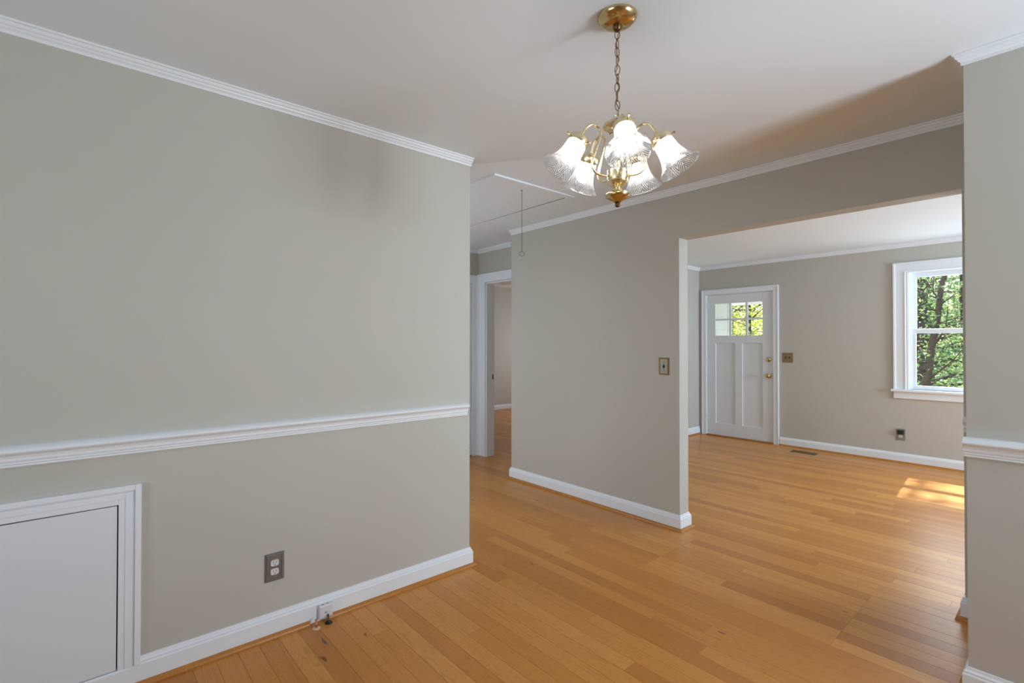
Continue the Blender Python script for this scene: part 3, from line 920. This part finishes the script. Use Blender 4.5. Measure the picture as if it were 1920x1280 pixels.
# ------------------------------------------------------------------ phone jack on the baseboard and the two pipe stubs below it
pj = thing('phone_jack', 'small white surface box screwed to the dining baseboard', 'phone jack', (.905, L - .016, .012))
jx0, jx1, jz0, jz1 = .874, .940, .013, .078
boxes([(jx0, jx1, L - .040, L - .016, jz0, jz1)]).build('box', 'ivory', pj, bevel=.006)
MB().lathe([(0, .0015), (.003, .0012), (.0036, 0)], ((jx0 + jx1) / 2 - .002, L - .040, .042), (0, -1, 0), 12).build('screw', 'pewter', pj)
for xx in (.894, .916):
    boxes([(xx - .004, xx + .004, L - .034, L - .028, jz1 - .001, jz1 + .001)]).build('slot', 'pewter', pj)
for nm, lb, px_, py_, cap in (('pipe_stub', 'short copper pipe stub with peach floor collar below the phone jack', .850, 2.366, False),
                              ('pipe_stub', 'capped pipe stub with black floor collar below the phone jack', .910, 2.374, True)):
    ps = thing(nm, lb, 'pipe', (px_, py_, 0))
    MB().lathe([(0, .0045), (.010, .0045), (.016, .0035), (.0185, .0005), (.0185, -.0002)], (px_, py_, 0), seg=20).build('floor_collar', 'black' if cap else 'peach', ps, smooth=True, flatang=40)
    MB().tube([(px_, py_, .003), (px_, py_ + .004, .022), (px_ + .004, py_ + .018, .030)], .005, 10).build('pipe', 'bronze' if cap else 'copper', ps, smooth=True, flatang=50)
    if cap:
        MB().lathe([(0, .012), (.006, .011), (.0075, .008), (.0075, .0)], (px_ - .002, py_ - .010, .004), seg=14).build('valve_cap', 'black', ps)
    else:
        MB().lathe([(.0055, 0), (.0068, .001), (.0068, .008), (.0055, .009)], (px_, py_ + .001, .008), seg=14).build('nut', 'copper', ps)

# ------------------------------------------------------------------ floor register by the front wall
vr = thing('floor_register', 'brown slotted floor register near the front door', 'floor vent', (6.65, 2.26, 0))
vx0, vx1, vy0, vy1 = 6.60, 6.735, 2.12, 2.40
boxes([(vx0, vx1, vy0, vy0 + .012, -.001, .004), (vx0, vx1, vy1 - .012, vy1, -.001, .004), (vx0, vx0 + .014, vy0 + .012, vy1 - .012, -.001, .004), (vx1 - .014, vx1, vy0 + .012, vy1 - .012, -.001, .004)]).build('frame', 'vent', vr, bevel=.001)
boxes([(vx0 + .014, vx1 - .014, vy0 + .012, vy1 - .012, .0005, .0012)]).build('opening', 'dark', vr)
yy = vy0 + .02
while yy < vy1 - .018:
    boxes([(vx0 + .014, vx1 - .014, yy, yy + .005, .001, .0036)]).build('slat', 'vent', vr)
    yy += .0135
boxes([((vx0 + vx1) / 2 - .004, (vx0 + vx1) / 2 + .004, vy0 + .012, vy1 - .012, .001, .004)]).build('bar', 'vent', vr)

# ------------------------------------------------------------------ chandelier
CX, CY = 1.374, 1.037
ch = thing('chandelier', 'brass five-arm chandelier with bell-shaped pressed glass shades', 'chandelier', (CX, CY, 1.79))
MB().lathe([(.066, 0), (.066, -.004), (.064, -.010), (.055, -.020), (.040, -.027), (.022, -.031), (.010, -.033), (0, -.033)], (CX, CY, ZC), seg=40).build('canopy', 'brass', ch, smooth=True)
MB().lathe([(.010, -.030), (.0145, -.033), (.0150, -.040), (.011, -.046), (.008, -.050), (0, -.051)], (CX, CY, ZC), seg=20).build('canopy_nut', 'bronze', ch, smooth=True)
# chain of oval links
z_top, pitch = ZC - .047, .0302
nl = 9
for i in range(nl):
    zc_ = z_top - .014 - i * pitch
    sway = .0012 * math.sin(i * 1.7)
    ang = (math.pi * .08 if i % 2 else math.pi * .52) + .5 * math.sin(i * 2.3)
    ca, sa = math.cos(ang), math.sin(ang)
    pts = []
    for k in range(20):
        t_ = 2 * math.pi * k / 20
        rr_, zz_ = .0082 * math.cos(t_), .0168 * math.sin(t_)
        if zz_ > 0 and False:
            pass
        dx, dy = rr_ * rt.x, rr_ * rt.y
        ex, ey = rr_ * fw.x, rr_ * fw.y
        pts.append((CX + sway + dx * sa + ex * ca, CY + dy * sa + ey * ca, zc_ + zz_))
    MB().tube(pts, .0013, 7, closed=True).build('chain_link', 'bronze', ch, smooth=True)
cp = []
for k in range(61):
    t_ = k / 60
    a = 2 * math.pi * t_ * 3.3 + .6
    rr_ = .0042 * math.sin(a) + .002 * math.sin(2.7 * a)
    cp.append((CX + rt.x * rr_ + .0018 * math.cos(a), CY + rt.y * rr_, z_top - t_ * .293))
MB().tube(cp, .0019, 7).build('cord', 'cord', ch, smooth=True)
lp = [(CX + .0105 * math.cos(a) * rt.x, CY + .0105 * math.cos(a) * rt.y, 2.094 + .0105 * math.sin(a)) for a in [i * math.pi / 10 for i in range(20)]]
MB().tube(lp, .0022, 8, closed=True).build('hanging_loop', 'brassl', ch, smooth=True)
MB().lathe([(0, .016), (.006, .016), (.010, .012), (.018, .009), (.036, .002), (.047, -.006), (.0495, -.012), (.047, -.016), (.036, -.017), (.020, -.020), (.012, -.026), (.0075, -.034), (.0075, -.045)],
           (CX, CY, 2.076), seg=40).build('top_cup', 'brassl', ch, smooth=True, flatang=50)
MB().lathe([(.0075, 2.05), (.0075, 1.955), (.011, 1.950), (.012, 1.942), (.009, 1.936), (.009, 1.914)], (CX, CY, 0), seg=20).build('stem', 'brassl', ch, smooth=True, flatang=50)
MB().lathe([(0, 1.918), (.030, 1.917), (.0345, 1.913), (.0345, 1.884), (.033, 1.880), (.036, 1.876), (.034, 1.871), (.022, 1.862), (.012, 1.8545), (.0115, 1.851), (.014, 1.8475)], (CX, CY, 0), seg=40).build('hub', 'brassl', ch, smooth=True, flatang=40)
fn = MB().lathe([(.014, 1.8475), (.030, 1.840), (.0405, 1.833), (.0415, 1.828), (.038, 1.823), (.026, 1.815), (.014, 1.809), (.010, 1.8065)], (CX, CY, 0), seg=40).build('finial', 'brass', ch, smooth=True, flatang=60)
MB().lathe([(.0065, 1.8075), (.0085, 1.804), (.0075, 1.799), (.0085, 1.796), (.0065, 1.791), (0, 1.789)], (CX, CY, 0), seg=16).build('finial_tip', 'bronze', fn, smooth=True)

# one arm is modelled in (r, z), then turned round the stem
ARM = [(.030, 1.895), (.052, 1.893), (.073, 1.897), (.088, 1.910), (.0925, 1.927), (.088, 1.950), (.078, 1.978), (.068, 2.004), (.0615, 2.026), (.063, 2.043), (.074, 2.056), (.092, 2.0595), (.108, 2.052), (.121, 2.036), (.131, 2.018), (.136, 2.007)]
def smooth_path(pts, n=4):
    o_ = []
    for i in range(len(pts) - 1):
        p0, p1, p2, p3 = pts[max(i - 1, 0)], pts[i], pts[i + 1], pts[min(i + 2, len(pts) - 1)]
        for k in range(n):
            t_ = k / n
            o_.append(tuple(.5 * ((2 * b) + (c_ - a) * t_ + (2 * a - 5 * b + 4 * c_ - d) * t_ ** 2 + (3 * b - a - 3 * c_ + d) * t_ ** 3) for a, b, c_, d in zip(p0, p1, p2, p3)))
    o_.append(pts[-1])
    return o_
AP = smooth_path(ARM)
c0 = Vector((.136, 0, 2.008))
adir = Vector((.066, 0, -.110)).normalized()
SH = [(.0290, .016), (.0325, .020), (.0340, .030), (.0345, .042), (.0355, .054), (.0375, .066), (.0410, .080), (.0470, .094), (.0545, .106), (.0620, .116), (.0680, .1225), (.0695, .1245)]
shp = [(r_, z_) for r_, z_ in smooth_path(SH, 3)] + [(.0690, .1262), (.0672, .1250)] + [(r_ - .0022, z_) for r_, z_ in reversed(smooth_path(SH, 3))]
view_az = math.atan2(-CY, -CX)          # direction from the fitting towards the camera
proto = None
def copy_tree(o, parent=None):
    c_ = o.copy()
    COL.objects.link(c_)
    c_.parent = parent
    for k_ in o.children:
        copy_tree(k_, c_)
    return c_
for i in range(5):
    az = view_az + math.radians(9 + 72 * i)
    if proto is None:
        am = MB().tube([(a, 0, b - 1.79) for a, b in AP], .0047, 10)
        proto = am.build('arm', 'brassl', None, smooth=True, flatang=50)
        o0 = c0 - Vector((0, 0, 1.79))
        sk = MB().lathe([(0, -.010), (.010, -.010), (.012, -.004), (.026, -.002), (.0345, .001), (.036, .004), (.036, .020), (.0345, .024), (.031, .024), (.0305, .006), (0, .005)], o0, adir, 32).build('socket_cup', 'brassl', proto, smooth=True, flatang=35)
        pside = Vector((0, 1, 0))
        for k_ in range(3):
            q_ = Vector((0, 0, 1)).rotation_difference(adir)
            dd = q_ @ Vector((math.cos(2.1 * k_ + .9), math.sin(2.1 * k_ + .9), 0))
            b_ = o0 + adir * .013
            MB().tube([b_ + dd * .035, b_ + dd * .044, b_ + dd * .045, b_ + dd * .049], [.0018, .0018, .004, .004], 8).build('thumb_screw', 'brass', proto)
        MB().lathe(shp, o0, adir, 48, uv=True).build('glass_shade', 'shade', proto, smooth=True)['label'] = 'clear chevron-pressed bell glass shade'
        MB().lathe([(0, .020), (.012, .022), (.013, .034), (.018, .046), (.0245, .060), (.027, .070), (.0255, .081), (.019, .091), (.009, .0965), (0, .0975)], o0, adir, 24).build('bulb', 'bulb', proto, smooth=True)['label'] = 'lit white bulb'
        a_ = proto
        a_.parent = ch
    else:
        a_ = copy_tree(proto, ch)
    a_.matrix_parent_inverse = Matrix()
    a_.location = (0, 0, 0)
    a_.rotation_euler = (0, 0, az)

# ------------------------------------------------------------------ outside: porch, lawn and trees
tag(boxes([(D + .14, 60, -30, 50, -.75, -.6)]).build('ground', 'grass'), 'lawn beneath the trees outside the front window', 'lawn', 'structure')
po = thing('porch', 'white front porch roof and post outside the door', 'porch', (7.8, 3.0, -.1), 'structure')
boxes([(D + .14, 8.75, 1.95, LY + .55, 2.40, 2.52)]).build('roof', 'siding', po)
boxes([(8.55, 8.70, 1.95, LY + .55, 1.985, 2.40)]).build('beam', 'siding', po)
boxes([(D + .14, 8.75, 1.95, LY + .55, -.6, -.06)]).build('deck', 'siding', po)
boxes([(8.56, 8.69, 4.15, 4.28, -.06, 1.985)]).build('post', 'siding', po, bevel=.006)
boxes([(8.54, 8.71, 1.98, 2.12, -.06, 1.985)]).build('post', 'siding', po, bevel=.006)
boxes([(7.85, 7.865, LY, 5.5, -.6, 2.4)] + [(D + .14, 7.78, LY - .016, LY, -.06 + .2 * k, .138 + .2 * k) for k in range(12)] + [(7.78, 7.88, LY - .03, LY, -.06, 2.4)]).build('siding', 'siding', po)

def leaves(m, rg, cx, cy, cz, sx, sy, sz, n, size):
    for _ in range(n):
        while True:
            a, b, c_ = rg.uniform(-1, 1), rg.uniform(-1, 1), rg.uniform(-1, 1)
            if a * a + b * b + c_ * c_ < 1:
                break
        p0 = Vector((cx + a * sx, cy + b * sy, cz + c_ * sz))
        d = Vector((rg.gauss(0, 1), rg.gauss(0, 1), rg.gauss(0, .6) - .25)).normalized()
        e = d.cross(Vector((rg.gauss(0, 1), rg.gauss(0, 1), rg.gauss(0, 1)))).normalized()
        s_ = size * rg.uniform(.6, 1.25)
        nn = d.cross(e) * s_ * .12
        k = len(m.v)
        m.v += [tuple(p0), tuple(p0 + d * s_ * .45 + e * s_ * .27 + nn), tuple(p0 + d * s_), tuple(p0 + d * s_ * .45 - e * s_ * .27 + nn)]
        m.f += [(k, k + 1, k + 2), (k, k + 2, k + 3)]

def tree(name, label, x, y, height, spread, nclump, nleaf, size, mat, seed, lean=(0, 0), r0=.11, low=.12, group='trees in front of the house', fork=.35, clump=.5):
    rg = random.Random(seed)
    base = -.6
    tr_ = thing(name, label, 'tree', (x, y, base), group=group)
    tb = MB()
    pts, rad = [], []
    for i in range(9):
        t_ = i / 8
        pts.append((x + lean[0] * t_ + rg.uniform(-.05, .05) * (t_ > 0), y + lean[1] * t_ + rg.uniform(-.05, .05) * (t_ > 0), base + height * .85 * t_))
        rad.append(r0 * (1 - .75 * t_))
    tb.tube(pts, rad, 8)
    fol = MB()
    for i in range(nclump):
        t_ = low + (1 - low) * (i + rg.random()) / nclump
        k = min(7, int(t_ * 8))
        s_ = Vector(pts[k]).lerp(Vector(pts[k + 1]), t_ * 8 - k) if t_ < 1 else Vector(pts[8])
        a = rg.uniform(0, 2 * math.pi)
        rr_ = spread * rg.uniform(.35, 1.0) * (1.05 - .55 * t_)
        e_ = s_ + Vector((math.cos(a) * rr_, math.sin(a) * rr_, rg.uniform(.0, .5)))
        md = s_.lerp(e_, .5) + Vector((0, 0, rg.uniform(-.05, .15)))
        tb.tube([tuple(s_), tuple(md), tuple(e_)], [r0 * .30 * (1.1 - .7 * t_), r0 * .2 * (1.1 - .7 * t_), .006], 5)
        for _ in range(2):
            e2 = md + Vector((rg.uniform(-.5, .5), rg.uniform(-.5, .5), rg.uniform(-.25, .35)))
            tb.tube([tuple(md), tuple(e2)], [r0 * .10, .005], 4)
            leaves(fol, rg, e2.x, e2.y, e2.z, clump * .7, clump * .7, clump * .45, nleaf // 3, size)
        leaves(fol, rg, e_.x, e_.y, e_.z, clump, clump, clump * .6, nleaf // 2, size)
    tb.build('trunk', 'bark', tr_, smooth=True)
    fo = fol.build('foliage', mat, tr_)
    fo['kind'] = 'stuff'
    return tr_

tree('slender_tree', 'straight dark-barked tree at the left edge of the window view', 12.7, 2.22, 5.6, 1.4, 30, 130, .075, 'leafd', 3, (.1, -.05), .15, .02)
tree('leaning_tree', 'forked leaning tree in the lower window pane', 9.9, 1.90, 4.4, 1.1, 28, 110, .06, 'leaf', 8, (-.1, -.68), .078, .04)
tree('bushy_tree', 'bright green bushy tree behind the forked tree', 16.4, 1.5, 6.0, 1.9, 36, 140, .09, 'leaf', 21, (0, .3), .12, .02)
tree('broad_tree', 'broad deep green tree deepest in the window view', 20.2, 3.3, 7.0, 2.4, 40, 130, .14, 'leafd', 33, (0, 0), .2, .0, clump=.75)
tree('yellowing_tree', 'yellow-green tree seen through the right panes of the front door', 13.3, 5.75, 5.4, 1.7, 34, 110, .10, 'leafy', 44, (0, .1), .1, .05, clump=.6)
tree('golden_tree', 'golden tree seen through the middle panes of the front door', 16.8, 8.0, 6.4, 2.2, 38, 120, .12, 'leafy', 57, (0, 0), .14, .0, clump=.7)
tree('tall_tree', 'tall tree whose sparse crown dapples the sunlight', 13.6, 1.5, 13.2, 1.9, 18, 26, .16, 'leaf', 63, (-.3, .2), .14, .58)
rgh = random.Random(5)
for yy in (3.7, 11.0):
    sh = thing('shrub', ['tall dark shrub far behind the window trees', 'tall pale shrub far behind the door panes'][yy > 6], 'shrub', (25, yy, -.6), group='shrubs along the far edge of the lawn')
    fm = MB()
    for _ in range(16):
        leaves(fm, rgh, 25 + rgh.uniform(-.8, .8), yy + rgh.uniform(-1.3, 1.3), rgh.uniform(-.4, 3.6), .8, .8, .6, 80, .2)
    fm.build('foliage', 'leafy' if yy > 6 else 'leafd', sh)['kind'] = 'stuff'
    MB().tube([(25, yy, -.6), (25.1, yy + .1, 1.0), (25, yy, 2.6)], [.07, .05, .02], 6).build('stem', 'bark', sh)
